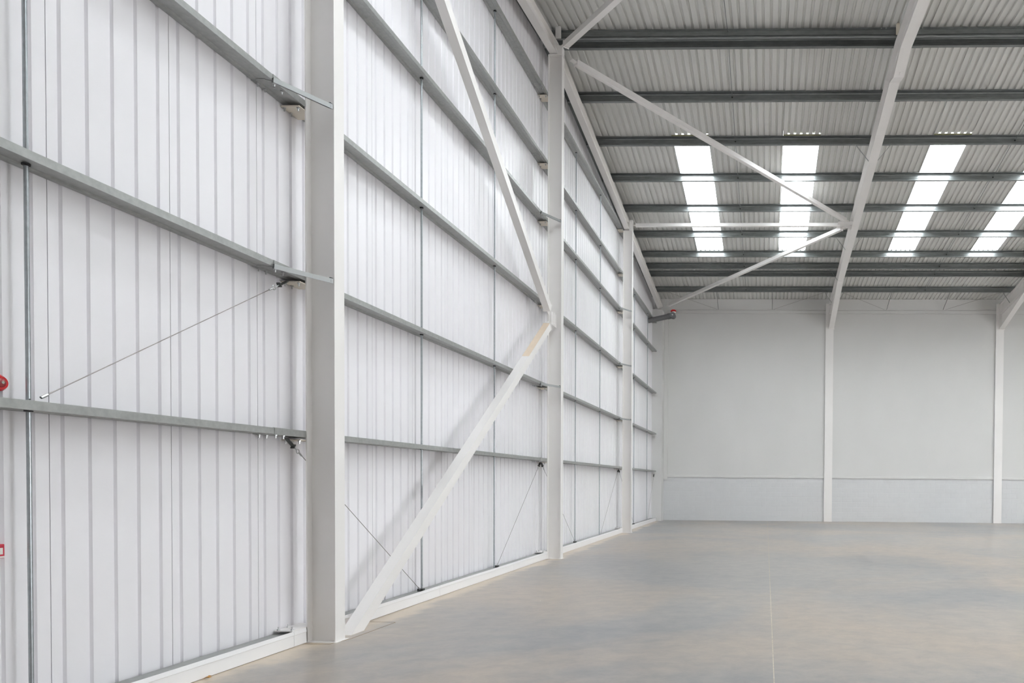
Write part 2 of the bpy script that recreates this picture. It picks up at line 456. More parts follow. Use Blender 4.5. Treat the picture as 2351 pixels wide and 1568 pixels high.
# ---- baseboard of the gable wall: galvanised base channel with white flashing lengths
POSTY = [7.161, 15.177, 23.177]      # near flange edges of the gable posts
PW = .1695
bays = [(YN + .02, POSTY[0] - .03), (POSTY[0] + PW + .02, POSTY[1] - .03), (POSTY[1] + PW + .02, POSTY[2] - .03), (POSTY[2] + PW + .02, 30.36)]
bayname = ['the bay left of the nearest post', 'the bay between nearest and middle posts', 'the bay between middle and third posts', 'the bay beside the far corner']
joints = [[3.9, 6.94], [10.11, 13.1], [18.0, 21.0], [26.4, 29.4]]
for i, (a, b) in enumerate(bays):
    bb = sempty('baseboard_left', 'white flashed base of the gable wall in ' + bayname[i], 'baseboard', (.1, a, 0))
    P = [(.205, .062), (.205, .0), (.0, .0), (.0, .062)]
    MB().profile([(x, .125 - (z if 0 else 0) + (0.0 if z == 0 else -.055)) for x, z in P], .0025,
                 lambda p, q: Vector((p, a, q)), lambda p, q: Vector((p, b, q))).build('base_channel', MAT['galv'], bb)
    MB().box((-.02, a, -.02), (.20, b, .012)).build('kerb', MAT['floor'], bb)
    cuts = [a] + [c for c in joints[i] if a < c < b] + [b]
    for c0, c1 in zip(cuts, cuts[1:]):
        P = [(.19, .145), (.215, .152), (.222, .120), (.217, .116), (.220, .004)]
        MB().profile(P, .003, lambda p, q: Vector((p, c0 + .001, q)), lambda p, q: Vector((p, c1 - .0025, q))).build('flashing', MAT['skirt'], bb)

# top-of-wall galvanised angle under the roof edge
for nm, (y0, y1) in (('far', (YR + .1, 30.4)), ('near', (0.2, YR - .1))):
    P = [(.004, -.16), (.004, 0), (.14, 0)]
    trim(MB().profile(P, .003, lambda p, q: Vector((p, y0, HS(y0) - .03 + q)), lambda p, q: Vector((p, y1, HS(y1) - .03 + q))),
         'grey steel angle closing the gable wall under the %s roof slope' % nm, 'purlin')

# ================================================================== STEEL FRAME
def iring(c, A, B, W, D, tf, tw):
    P = [(-W / 2, -D / 2), (W / 2, -D / 2), (W / 2, -D / 2 + tf), (tw / 2, -D / 2 + tf), (tw / 2, D / 2 - tf), (W / 2, D / 2 - tf),
         (W / 2, D / 2), (-W / 2, D / 2), (-W / 2, D / 2 - tf), (-tw / 2, D / 2 - tf), (-tw / 2, -D / 2 + tf), (-W / 2, -D / 2 + tf)]
    return [Vector(c) + Vector(A) * a + Vector(B) * b for a, b in P]
def isection(m, p0, p1, W, D, wdir, ddir, tf=.011, tw=.008):
    """closed I-section from centre p0 to p1; flanges W wide along wdir, D apart along ddir"""
    return m.prism(iring(p0, wdir, ddir, W, D, tf, tw), iring(p1, wdir, ddir, W, D, tf, tw))
RZ = [2.112, 3.712, 5.475, 7.262, 8.49, 9.935]       # side rail heights
postlab = ['nearest white I-section gable post standing large at the left of the centre',
           'middle white gable post under the ridge, where the two wall braces meet',
           'third white gable post, the slim one farthest from the camera']
BOLT = {}
def bolt(parent, p, d, r=.011, l=.035):
    """one bolt end with its nut, its own object under parent (mesh data shared)"""
    key = (tuple(d), r, l)
    if key not in BOLT:
        m = MB(); D = Vector(d).normalized(); R6 = lambda o, rr: [o + q * rr for q in hexdirs(D)]
        c = Vector((0, 0, 0)); rings = [R6(c, r * 1.5), R6(c + D * .010, r * 1.5), R6(c + D * .0101, r * .65), R6(c + D * l, r * .65)]
        k = len(m.v)
        for q in rings: m.v += q
        for j in range(3):
            for i in range(6):
                i2 = (i + 1) % 6; m.f.append([j * 6 + i, j * 6 + i2, j * 6 + 6 + i2, j * 6 + 6 + i]); m.mi.append(0)
        m.f.append(list(range(5, -1, -1))); m.mi.append(0); m.f.append(list(range(18, 24))); m.mi.append(0)
        o = m.build('bolt', MAT['zinc']); BOLT[key] = o.data; bpy.data.objects.remove(o)
    o = bpy.data.objects.new('bolt', BOLT[key]); C.objects.link(o); o.parent = parent
    o.location = Vector(p) - root_loc(parent)
    return o
def hexdirs(D):
    a = D.cross(Vector((0, 0, 1)))
    if a.length < 1e-3: a = Vector((1, 0, 0))
    a.normalize(); b = D.cross(a)
    return [a * math.cos(math.pi * i / 3) + b * math.sin(math.pi * i / 3) for i in range(6)]
for i, y in enumerate(POSTY):
    yc = y + PW / 2
    top = [9.90, 10.80, 9.89][i]
    t = thing('gable_post', postlab[i], 'post', (.35, yc, 0), 'gable posts')
    m = MB(); isection(m, (.3517, yc, .0), (.3517, yc, top), PW, .303, (0, 1, 0), (1, 0, 0), .0135, .009)
    m.build('shaft', MAT['paint'], t)
    MB().box((.18, yc - .11, -.02), (.53, yc + .11, .004)).build('base_plate', MAT['paint'], t)
    MB().box((.21, yc - PW / 2, top), (.49, yc + PW / 2, top + .014)).build('cap_plate', MAT['paint'], t)
    if i: MB().box((.398, y, top + .014), (.503, y + PW, (0, 11.0, 10.25)[i])).build('head_stub', MAT['paint'], t)
    for z in RZ:                       # welded cleats that carry the rails
        if z > top + .05: continue
        cz = MB().box((.008, y - .085, z - .034), (.199, y + PW + .02, z - .024))
        cl = cz.build('cleat', MAT['cleat'], t)
        for bx, by in ((.028, y - .055), (.17, y - .055), (.028, y + .05)): bolt(cl, (bx, by, z - .034), (0, 0, -1))
    bcl = MB().box((.01, yc - .30, .150), (.199, yc + .10, .160)).build('cleat', MAT['paint'], t)
    for bx, by in ((.04, yc - .275), (.175, yc - .265), (.04, yc - .13)): bolt(bcl, (bx, by, .16), (0, 0, 1))

# corner column (main gable frame) in the far corner
t = thing('corner_column', 'broad white corner column where the gable wall meets the far wall', 'column', (.22, 30.7, 0))
MB().box((.0, 30.40, 0), (.437, 30.42, 9.10)).build('flange', MAT['wall'], t)
MB().box((.02, 30.42, 0), (.425, YW - .02, 9.10)).build('casing', MAT['wall'], t)

# far-wall columns
for i, x in enumerate(COLX[:3]):
    t = thing('steel_column', ['white column on the far wall under the first sloping roof beam', 'white column on the far wall near the right edge under the second roof beam', 'white column on the far wall beyond the right edge'][i], 'column', (x, 31.0, 0), 'columns of the far wall')
    m = MB(); isection(m, (x, 31.23, 0), (x, 31.23, 9.5), .345, .45, (1, 0, 0), (0, 1, 0), .017, .011); m.build('shaft', MAT['paint'], t)
    MB().box((x - .18, 31.0, -.02), (x + .18, 31.1, .006)).build('base_plate', MAT['paint'], t)
    MB().box((x - .165, 31.02, 0), (x - .155, YW + .05, 9.1)).build('edge_closer', MAT['wall'], t)
    MB().box((x + .155, 31.02, 0), (x + .165, YW + .05, 9.1)).build('edge_closer', MAT['wall'], t)

# rafters of the main frames (far half), apex haunch and eaves haunch
RD = .45; RW = .225
rl = ['first white roof beam, sloping from the ridge down to the first far column', 'second white roof beam, entering at the right edge with its deep haunch', 'third white roof beam, out of the picture on the right']
for i, x0 in enumerate(COLX[:3]):
    x = x0 + .07
    t = thing('roof_beam', rl[i], 'beam', (x, YR, HB0 - RD), 'portal frame beams, far slope')
    if i == 0: BEAM0 = t
    def pt(y, d): return Vector((x, y, HB(y) - .014 - d))
    for nm, d in (('top_flange', .008), ('bottom_flange', RD - .008)):
        ye = 31.0 if nm == 'top_flange' else 30.98
        a, b = pt(YR, d), pt(ye, d)
        MB().bar(a, b, (1, 0, 0), (0, T, 1), RW / 2, .008).build(nm, MAT['paint'], t)
    m = MB(); w = .006
    m.hexa([(x - w, YR, HB(YR) - RD), (x + w, YR, HB(YR) - RD), (x + w, 31, HB(31) - RD), (x - w, 31, HB(31) - RD),
            (x - w, YR, HB(YR) - .02), (x + w, YR, HB(YR) - .02), (x + w, 31, HB(31) - .02), (x - w, 31, HB(31) - .02)])
    m.build('web', MAT['paint'], t)
    # eaves haunch
    ya, yb, zb = 27.35, 30.99, 8.42
    za = HB(ya) - RD
    h = MB(); m = MB()
    m.hexa([(x - w, ya, za), (x + w, ya, za), (x + w, yb, zb), (x - w, yb, zb), (x - w, ya, za + .01), (x + w, ya, za + .01), (x + w, yb, HB(yb) - RD), (x - w, yb, HB(yb) - RD)])
    hw = m.build('haunch_web', MAT['paint'], t)
    h.hexa([(x - RW / 2, ya, za - .012), (x + RW / 2, ya, za - .012), (x + RW / 2, yb, zb - .012), (x - RW / 2, yb, zb - .012),
            (x - RW / 2, ya, za + .002), (x + RW / 2, ya, za + .002), (x + RW / 2, yb, zb + .004), (x - RW / 2, yb, zb + .004)])
    h.build('haunch_flange', MAT['paint'], t)
    MB().box((x - RW / 2 - .02, 30.985, zb - .04), (x + RW / 2 + .02, 31.005, HB(31) - .02)).build('end_plate', MAT['paint'], t)
    # apex haunch (far half)
    m = MB(); ye = 15.51; zf = 10.462; z0_ = HB(14.72) - RD - .006; zm = z0_ + (zf - z0_) * (YR - 14.72) / (ye - 14.72)
    m.hexa([(x - RW / 2, YR, zm), (x + RW / 2, YR, zm), (x + RW / 2, ye, zf), (x - RW / 2, ye, zf),
            (x - RW / 2, YR, zm + .014), (x + RW / 2, YR, zm + .014), (x + RW / 2, ye, zf + .014), (x - RW / 2, ye, zf + .014)])
    m.hexa([(x - RW / 2, ye, zf), (x + RW / 2, ye, zf), (x + RW / 2, 16.02, HB(16.02) - RD), (x - RW / 2, 16.02, HB(16.02) - RD),
            (x - RW / 2, ye, zf + .014), (x + RW / 2, ye, zf + .014), (x + RW / 2, 16.02, HB(16.02) - RD + .01), (x - RW / 2, 16.02, HB(16.02) - RD + .01)])
    m.build('apex_haunch', MAT['paint'], t)
    m = MB(); m.box((x - w, YR, zf + .012), (x + w, 15.505, 10.75)); m.hexa([(x - w, 15.505, zf + .012), (x + w, 15.505, zf + .012), (x + w, 16.0, HB(16.0) - RD + .005), (x - w, 16.0, HB(16.0) - RD + .005), (x - w, 15.505, 10.75), (x + w, 15.505, 10.75), (x + w, 16.0, 10.75), (x - w, 16.0, 10.75)]); m.build('apex_haunch_web', MAT['paint'], t)
    # near slope half of the same frame
    t = thing('roof_beam', rl[i].split(' roof beam')[0] + ' roof beam of the near slope, running from the ridge towards the camera', 'beam', (x, YR, HB0 - RD), 'portal frame beams, near slope')
    for nm, d in (('top_flange', .008), ('bottom_flange', RD - .008)):
        MB().bar(pt(YR - .001, d), pt(.2, d), (1, 0, 0), (0, -T, 1), RW / 2, .008).build(nm, MAT['paint'], t)
    m = MB()
    m.hexa([(x - w, .2, HB(.2) - RD), (x + w, .2, HB(.2) - RD), (x + w, YR - .001, HB(YR) - RD), (x - w, YR - .001, HB(YR) - RD),
            (x - w, .2, HB(.2) - .02), (x + w, .2, HB(.2) - .02), (x + w, YR - .001, HB(YR) - .02), (x - w, YR - .001, HB(YR) - .02)])
    m.build('web', MAT['paint'], t)
    m = MB()
    m.hexa([(x - RW / 2, 14.72, z0_), (x + RW / 2, 14.72, z0_), (x + RW / 2, YR - .001, zm), (x - RW / 2, YR - .001, zm),
            (x - RW / 2, 14.72, z0_ + .014), (x + RW / 2, 14.72, z0_ + .014), (x + RW / 2, YR - .001, zm + .014), (x - RW / 2, YR - .001, zm + .014)])
    m.build('apex_haunch', MAT['paint'], t)
    MB().box((x - w, 14.75, z0_ + .01), (x + w, YR - .001, 10.75)).build('apex_haunch_web', MAT['paint'], t)
    # near column so that the frame stands on the floor
    t = thing('steel_column', ['near-side white column carrying the first roof beam', 'near-side white column carrying the second roof beam', 'near-side white column carrying the third roof beam'][i] + ', behind the camera', 'column', (x0, 0, 0), 'columns of the near wall')
    m = MB(); isection(m, (x0, -.09, 0), (x0, -.09, HB(0) - .02), .345, .45, (1, 0, 0), (0, 1, 0), .017, .011); m.build('shaft', MAT['paint'], t)

# gable rafter: slimmer I-beam on the post heads
def gr(y): return 10.845 - .1135 * (y - 15.26) if y > 15.26 else 10.845 - .1051 * (15.26 - y)
for nm, y0, y1 in (('far', 15.262, 30.9), ('near', 15.258, .1)):
    t = thing('gable_rafter', 'white rafter over the gable posts, sloping down to the far corner' if nm == 'far' else 'white rafter over the gable posts, rising out of the top edge of the picture', 'beam', (.31, y0, gr(y0)), 'gable rafters')
    GD = .262
    def g(y, d): return Vector((.308, y, gr(y) + d))
    MB().bar(g(y0, .006), g(y1, .006), (1, 0, 0), (0, 0, 1), .082, .006).build('bottom_flange', MAT['paint'], t)
    MB().bar(g(y0, GD - .006), g(y1, GD - .006), (1, 0, 0), (0, 0, 1), .082, .006).build('top_flange', MAT['paint'], t)
    MB().bar(g(y0, GD / 2), g(y1, GD / 2), (1, 0, 0), (0, 0, 1), .004, GD / 2 - .01).build('web', MAT['paint'], t)

# ================================================================== SIDE RAILS (Z sections)
ZR = [(.198, .068), (.1995, .075), (.2, .0745)]
def rail_profile():
    # (x, z): C section with both flanges up, web raised between two shallow steps
    return [(.016, .058), (.002, .060), (.002, 0), (.046, 0), (.058, .011), (.134, .011), (.148, 0), (.2, 0), (.2, .058), (.197, .061), (.184, .061)]
def rail_sleeve():
    return [(-.0005, .03), (-.0005, -.004), (.046, -.004), (.058, .007), (.134, .007), (.148, -.004), (.204, -.004), (.204, .062), (.184, .065)]
railpos = ['lowest', 'second lowest', 'third from the floor', 'fourth from the floor', 'fifth from the floor', 'topmost']
baylab = ['the nearest bay left of the first post', 'the bay between the first and middle posts', 'the bay between the middle and third posts', 'the far bay beside the corner']
RAILB = [(.0, POSTY[0] + PW / 2 - .004), (POSTY[0] + PW / 2 + .004, POSTY[1] + PW / 2 - .004), (POSTY[1] + PW / 2 + .004, POSTY[2] + PW / 2 - .004), (POSTY[2] + PW / 2 + .004, 30.36)]
for bi, (a, b) in enumerate(RAILB):
    for ri, z in enumerate(RZ):
        if bi == 0: z = z + (.006 if ri else .004)
        ys, ye = a, b
        lim = HS(min(max(15.36, 0), 99))
        if HS(a) - .12 < z + .1 or HS(b) - .12 < z + .1:     # cut where the roof comes down
            if bi == 3: ye = min(b, YR + (HS0 - .16 - z - .09) / T)
            if bi == 0: ys = max(a, YR - (HS0 - .16 - z - .09) / T)
        if ye - ys < .6: continue
        t = thing('side_rail', 'galvanised wall rail, %s in %s' % (railpos[ri], baylab[bi]), 'rail', (.1, ys, z), 'galvanised rails of the gable wall')
        MB().profile(rail_profile(), .0022, lambda p, q: Vector((p, ys, z + q)), lambda p, q: Vector((p, ye, z + q))).build('rail', MAT['galv'], t)
        if bi < 3:       # lap sleeve at the far post with its bolts
            s0 = b - .545
            MB().profile(rail_sleeve(), .0022, lambda p, q: Vector((p, s0 if p > .15 else s0 - .02, z + q)), lambda p, q: Vector((p, b, z + q))).build('sleeve', MAT['galv'], t)
            for bx, by in ((.03, .03), (.03, .13), (.17, .06), (.17, .17)): bolt(t, (bx, s0 + by, z - .004), (0, 0, -1), .010, .034)

# ================================================================== SAG RODS of the wall
RODY = [4.52, 9.815, 12.47, 17.81, 20.44, 25.78, 28.62]
rodlab = ['leftmost vertical sag rod, near the left edge of the picture', 'left one of the two sag rods behind the wall brace, between first and middle posts',
          'right one of the two sag rods between the first and middle posts', 'left one of the two sag rods between the middle and third posts',
          'right one of the two sag rods between the middle and third posts', 'left one of the two sag rods beside the far corner', 'right one of the two sag rods beside the far corner']
for i, y in enumerate(RODY):
    zs = [.125] + [z for z in RZ if z < HS(y) - .5]
    t = thing('sag_rod', rodlab[i], 'rod', (.1, y, .125), 'vertical sag rods of the gable wall')
    for z0, z1 in zip(zs, zs[1:]):
        MB().tube((.1, y, z0 + .003), (.1, y, z1 - .004), .0135, 12).build('tube', MAT['tube'], t, smooth=True)
        MB().tube((.1, y, z1 + .0), (.1, y, z1 + .0105), .024, 12).build('grommet', MAT['dark'], t, smooth=True)
    for z0, z1 in zip(zs, zs[1:]): MB().tube((.116, y - .004, z0 + .08), (.108, y - .004, z0 + .08), .004, 6).build('pin', MAT['dark_steel'], t)

# ================================================================== DIAGONAL TIE WIRES of the wall
def wire(label, p, q, bracket_at_start=True, r=.0035):
    p, q = Vector(p), Vector(q); t = (q - p).normalized()
    o = thing('tie_wire', label, 'wire', tuple(p), 'diagonal tie wires of the gable wall')
    MB().tube(p + t * .26 if bracket_at_start else p, q, r, 6).build('strand', MAT['wire'], o)
    if bracket_at_start:
        s_ = Vector((1, 0, 0))
        n_ = t.cross(s_).normalized()
        m = MB(); m.bar(p, p + t * .13, s_, n_, .02, .004)
        m.bar(p + t * .13 - n_ * .02, p + t * .13 + n_ * .025, s_, t, .02, .005); m.build('bracket', MAT['dark_steel'], o)
        m = MB(); m.tube(p + t * .13, p + t * .19, .006, 6)
        # eye of the bolt
        c = p + t * .215; N = 12; ring = [c + (t * math.cos(2 * math.pi * k / N) + n_ * math.sin(2 * math.pi * k / N)) * .022 for k in range(N)]
        for k in range(N): m.tube(ring[k], ring[(k + 1) % N], .005, 5)
        m.tube(c + t * .02, c + t * .075, .009, 6); m.build('eye_bolt', MAT['zinc'], o)
    MB().tube(q - t * .05, q, .010, 6).build('end_ferrule', MAT['zinc'], o)
    return o
p2, p3, p4 = [y + PW / 2 for y in POSTY]
wire('thin wire slanting down to the left between two rails, in the nearest bay', (.12, 7.0, RZ[1] - .05), (.10, 4.60, RZ[0] + .10))
wire('thin wire passing behind the nearest post and down to the right', (.12, 6.98, RZ[0] - .02), (.12, 9.72, .16))
wire('thin wire from the lowest rail at the middle post down to the left', (.12, 14.98, RZ[0] - .03), (.12, 12.56, .16))
wire('thin wire passing behind the middle post and down to the right', (.12, 15.02, RZ[0] - .03), (.12, 17.72, .16))
wire('thin wire from the lowest rail at the third post down to the left', (.12, 22.98, RZ[0] - .03), (.12, 20.53, .16))
wire('thin wire passing behind the third post and down to the right', (.12, 23.02, RZ[0] - .03), (.12, 25.7, .16))
wire('thin wire from the lowest rail at the corner column down to the left', (.12, 30.3, RZ[0] - .10), (.12, 28.7, .16))
for y in (9.76, 12.53, 17.76, 25.73):
    o = MB().box((.08, y - .035, .128), (.16, y + .02, .165)).build('wire_anchor', MAT['dark_steel'], loc=(.12, y, .128))
    tag(o, 'dark wire anchor at the foot of the %s' % {9.76: 'left sag rod between nearest and middle posts', 12.53: 'right sag rod between nearest and middle posts', 17.76: 'left sag rod between middle and third posts', 25.73: 'left sag rod beside the far corner'}[y], 'bracket', 'wire anchors on the base channel')

# ================================================================== RAIL STAYS (post to rail)
def angle_bar(m, p, q, up, side, s1=.022, s2=.022, th=.004):
    p, q = Vector(p), Vector(q); t = (q - p).normalized(); A = Vector(side); A = (A - t * A.dot(t)).normalized(); B = t.cross(A).normalized()
    if B.dot(Vector(up)) < 0: B = -B
    m.prism([p, p + A * s1 * 2, p + A * s1 * 2 + B * th, p + A * th + B * th, p + A * th + B * s2 * 2, p + B * s2 * 2],
            [q, q + A * s1 * 2, q + A * s1 * 2 + B * th, q + A * th + B * th, q + A * th + B * s2 * 2, q + B * s2 * 2])
    return m
stays = [(0, 2, 'upper'), (0, 1, 'lower'), (1, 3, 'upper'), (1, 1, 'lower'), (2, 3, 'upper'), (2, 2, 'middle'), (2, 1, 'lower')]
for pi_, ri, w in stays:
    y = POSTY[pi_]; z = RZ[ri]
    p = Vector((.208, y - .48, z + .004)); q = Vector((.484, y - .004, z - .002))
    t = thing('rail_stay', '%s galvanised stay between a wall rail and the %s post' % (w, ('nearest', 'middle', 'third')[pi_]), 'stay', tuple(p), 'galvanised stays from posts to rails')
    tt = (q - p).normalized(); A = Vector((0, 0, 1)); A = (A - tt * A.dot(tt)).normalized(); B = tt.cross(A).normalized()
    if B.y > 0: B = -B
    P = [(-.024, .003), (-.026, .018), (.020, .020), (.022, -.016), (-.018, -.018)]
    MB().profile([(b_, a_) for a_, b_ in P], .0025, lambda u, v: p + B * u + A * v, lambda u, v: q + B * u + A * v).build('channel', MAT['stay'], t)
    MB().box((.470, y - .034, z - .016), (.4895, y - .001, z + .030)).build('end_lug', MAT['dark_steel'], t)
    bolt(t, p + Vector((.004, .02, -.016)), (0, 0, -1))

# ================================================================== SQUARE HOLLOW BRACES
def shs(name, label, p, q, size, sidevec, cat='brace', group=None, primer=None, h=None, foot=False):
    p, q = Vector(p), Vector(q); t = (q - p).normalized(); A = Vector(sidevec); A = (A - t * A.dot(t)).normalized(); B = t.cross(A).normalized()
    h = h or size
    o = thing(name, label, cat, tuple(p), group)
    if primer:
        L_ = (q - p).length
        MB().bar(p, p + t * primer, A, B, size / 2, h / 2).build('tube', MAT['paint'], o)
        m = MB()          # upper stretch: one side still in beige primer
        r = [(-1, -1), (1, -1), (1, 1), (-1, 1)]
        a = [p + t * primer + A * size / 2 * i + B * h / 2 * k for i, k in r]; b = [q + A * size / 2 * i + B * h / 2 * k for i, k in r]
        m.prism(a, b)
        ob = m.build('tube', [MAT['paint'], MAT['primer']], o); ob['label'] = 'upper length with one side in beige primer'
        best = None
        for f in ob.data.polygons:
            if f.normal.dot(Vector((0, -1, .9)).normalized()) > .6: f.material_index = 1
    else:
        MB().bar(p, q, A, B, size / 2, h / 2).build('tube', MAT['paint'], o)
    for e, s_ in ((p, 1), (q, -1)):
        if foot and s_ == 1: continue
        MB().bar(e - t * s_ * .002, e + t * s_ * .012, A, B, size / 2 + .012, h / 2 + .012).build('end_plate', MAT['paint'], o)
        MB().bar(e - t * s_ * .13, e - t * s_ * .002, A, B, .006, h / 2).build('gusset', MAT['paint'], o)
    return o
xb = .395
shs('wall_brace', 'long white square-tube brace rising from the floor beside the nearest post', (xb, 7.486, -.10), (xb, 14.56, 4.88), .135, (1, 0, 0), group='wall braces', primer=7.07, h=.142, foot=True)
shs('wall_brace', 'white square-tube brace coming down from the top edge to the middle post', (xb, 14.57, 5.255), (xb, 7.50, 9.81), .135, (1, 0, 0), group='wall braces', h=.165)
o = thing('brace_connector', 'small white plate bracket joining the two wall braces on the middle post', 'bracket', (xb, 15.0, 5.1))
MB().box((xb - .006, 14.82, 4.98), (xb + .006, 15.175, 5.25)).build('plate', MAT['paint'], o)
MB().box((xb - .05, 14.9, 4.99), (xb + .05, 14.93, 5.24)).build('stiffener', MAT['paint'], o)

def roofz(y, off=.30): return HB(y) - off
SB = [('white roof strut from the middle post head up and right to the top edge', (.62, 15.05, 10.93), (7.45, 7.0, 10.0), .115),
      ('long white roof brace from the middle post down to the first roof beam', (.70, 15.55, 10.845), (7.42, 23.0, 10.16), .115),
      ('level white tube from the third post across to the first roof beam', (.60, 23.27, 10.10), (7.28, 23.27, 10.105), .10),
      ('white roof brace from the first roof beam down to the far left corner', (7.36, 23.5, 10.07), (.75, 30.2, 9.23), .115)]
for l, p, q, s_ in SB:
    shs('roof_brace', l, p, q, s_, (0, 0, 1), group='square-tube braces under the roof')
for y, z in ((23.25, 10.10),):          # gusset welded to the first roof beam where three tubes meet
    MB().box((7.20, y - .28, z - .008), (7.722, y + .30, z + .008)).build('gusset_plate', MAT['paint'], BEAM0)
    MB().box((7.60, y - .006, z - .15), (7.722, y + .006, z + .12)).build('stiffener', MAT['paint'], BEAM0)

# ================================================================== PURLINS
PY = [15.50, 17.30, 19.124, 20.945, 22.775, 24.582, 26.20, 27.268, 28.007, 29.638]   # web lines, far slope
plab = ['ridge', 'first below the ridge', 'second below the ridge', 'third below the ridge', 'fourth below the ridge', 'fifth below the ridge', 'sixth below the ridge', 'seventh below the ridge', 'eighth below the ridge', 'lowest']
BX = [(.02, COLX[0] + .066), (COLX[0] + .074, COLX[1] + .066), (COLX[1] + .074, COLX[2] + .066), (COLX[2] + .074, XE - .02)]
bxl = ['left of the first beam', 'between first and second beams', 'right of the second beam', 'at the right end']
def purlin_prof(s): # (y, n): s=+1 far slope: bottom flange points away from ridge, top flange towards it
    P = [(-.062, .186), (-.065, .2), (0, .2), (0, .168), (.016, .150), (.016, .060), (0, .042), (0, 0), (.065, 0), (.065, .016)]
    return [(s * a, b) for a, b in P]
PM = {}
def frame(y, s):
    n = Vector((0, s * T, 1)).normalized(); d = Vector((0, 1, -s * T)).normalized()
    o = Vector((0, y, HB(y)))
    return lambda x: (lambda a, b: o + Vector((x, 0, 0)) + d * a + n * b)
for side, ys in (('far', PY), ('near', [2 * YR - y for y in PY])):
    s = 1 if side == 'far' else -1
    for i, y in enumerate(ys):
        for k, (a, b) in enumerate(BX[:3]):
            if side == 'near' and k > 2: continue
            lab = ('grey ridge purlin of the %s slope, %s' % (side, bxl[k])) if i == 0 else 'grey purlin, %s slope, %s, %s' % (side, plab[i], bxl[k])
            t = thing('purlin', lab, 'purlin', (a, y, HB(y)), 'roof purlins')
            F = frame(y, s)
            MB().profile(purlin_prof(s), -.0022 * s, F(a), F(b)).build('purlin_section', MAT['purlin'], t)
            # splice sleeve over the beam
            q = .92 if i % 2 == 0 else .70
            if k < 2:
                P = [(-.068, .2035), (0.002, .2035), (.003, .171), (.019, .152), (.019, .058), (.003, .039), (.0, -.004), (.069, -.004), (.069, .012)]
                P = [(s * (u - .0 if u > .03 or u < -.03 else u), v) for u, v in P]
                sx = max(b - q / 2, a)
                MB().profile(P, -.0022 * s, F(sx), F(b)).build('sleeve', MAT['purlin2'] if 'purlin2' in MAT else MAT['purlin'], t)
            if k > 0:
                P = [(-.068, .2035), (0.002, .2035), (.003, .171), (.019, .152), (.019, .058), (.003, .039), (.0, -.004), (.069, -.004), (.069, .012)]
                P = [(s * u, v) for u, v in P]
                MB().profile(P, -.0022 * s, F(a), F(a + q / 2)).build('sleeve', MAT['purlin'], t)
            if i == 0 and side == 'near':
                xs_ = []
                if k < 2: xs_ += [b - q / 2 + .03, b - q / 2 + .13]
                if k > 0: xs_ += [a + q / 2 - .03, a + q / 2 - .13]
                for xx in xs_:
                    for nn in (.02, .185): bolt(t, F(xx)(-.001, nn), (0, -1, 0), .011, .02)
# gable ends: white end cleats on the gable rafter at the ridge
o = tag(MB().box((.38, 15.10, 11.10), (.50, 15.115, 11.36)).build('purlin_cleat', MAT['paint'], loc=(.44, 15.1, 11.1)), 'white cleat plate standing on the gable rafter at the ridge purlin', 'cleat')
o = tag(MB().box((COLX[0] - .07, 15.10, 11.12), (COLX[0] + .01, 15.112, 11.36)).build('purlin_cleat', MAT['cleat'], loc=(COLX[0], 15.1, 11.1)), 'cream cleat plate at the ridge purlin beside the first roof beam', 'cleat')

# ---- roof sag rods threading the purlins at mid bay
for bi, x in enumerate((4.04, 11.475, 18.85)):
    for side in ('far', 'near'):
        ys = PY if side == 'far' else [2 * YR - y for y in PY]
        t = thing('roof_tie_rod', 'thin steel tie rods threading the %s slope purlins, %s' % (side, bxl[bi]), 'rod', (x, ys[0], HB(ys[0])), 'tie rods under the roof')
        for a, b in zip(ys, ys[1:]):
            MB().tube((x, a, HB(a) + .135), (x, b, HB(b) + .075), .008, 8).build('rod', MAT['purlin'], t, smooth=True)
            s = 1 if side == 'far' else -1
            MB().tube((x, b - s * .03, HB(b) + .078), (x, b + s * .002, HB(b) + .075), .019, 8).build('nut', MAT['dark'], t)
# ---- eaves ties below the lowest purlin
for i, x in enumerate((2.80, 5.15, 10.12, 12.55)):
    o = MB().tube((x, PY[-1] + .01, HB(PY[-1]) + .1), (x, 30.98, 9.24), .011, 8).build('eaves_tie', MAT['purlin'], loc=(x, PY[-1], HB(PY[-1])))
    tag(o, 'short grey tie rod from the lowest purlin to the gutter, %s from the left' % ORD[i], 'rod', 'eaves tie rods')
for i, (xa, xb_) in enumerate(((.6, 2.75), (7.5, 5.2), (7.9, 10.0), (14.8, 12.65))):
    o = MB().tube((xa, PY[-1] + .05, HB(PY[-1]) + .05), (xb_, 30.95, 9.235), .004, 6).build('eaves_wire', MAT['wire'], loc=(xa, PY[-1], HB(PY[-1])))
    tag(o, 'thin wire slanting under the lowest purlin, %s from the left' % ORD[i], 'wire', 'eaves wires')

# ---- purlin stays: V pairs at the roof beams
for fi in (0, 1):
    x = COLX[fi] + .07
    for pi_, dx in ((2, .47), (5, .455), (7, .42), (9, .41)):
        y = PY[pi_] + .06
        for s in (-1, 1):
            if fi == 1 and s == 1 and pi_ != 9: pass
            p = Vector((x + s * dx, y, HB(y) + .01)); q = Vector((x + s * .112, y + .02, HB(y) - RD + .03))
            t = thing('purlin_stay', 'thin stay at the purlin %s, %s side of the %s roof beam' % (plab[pi_] if pi_ < 9 else 'nearest the far wall', 'left' if s < 0 else 'right', ('first', 'second')[fi]), 'stay', tuple(p), 'stays between purlins and roof beams')
            angle_bar(MB(), p, q, (0, 0, -1), (0, -1, 0), .019, .003).build('angle', MAT['stay2'] if 'stay2' in MAT else MAT['purlin'], t)
            bolt(t, p + Vector((0, -.012, -.002)), (0, 0, -1), .008, .02)

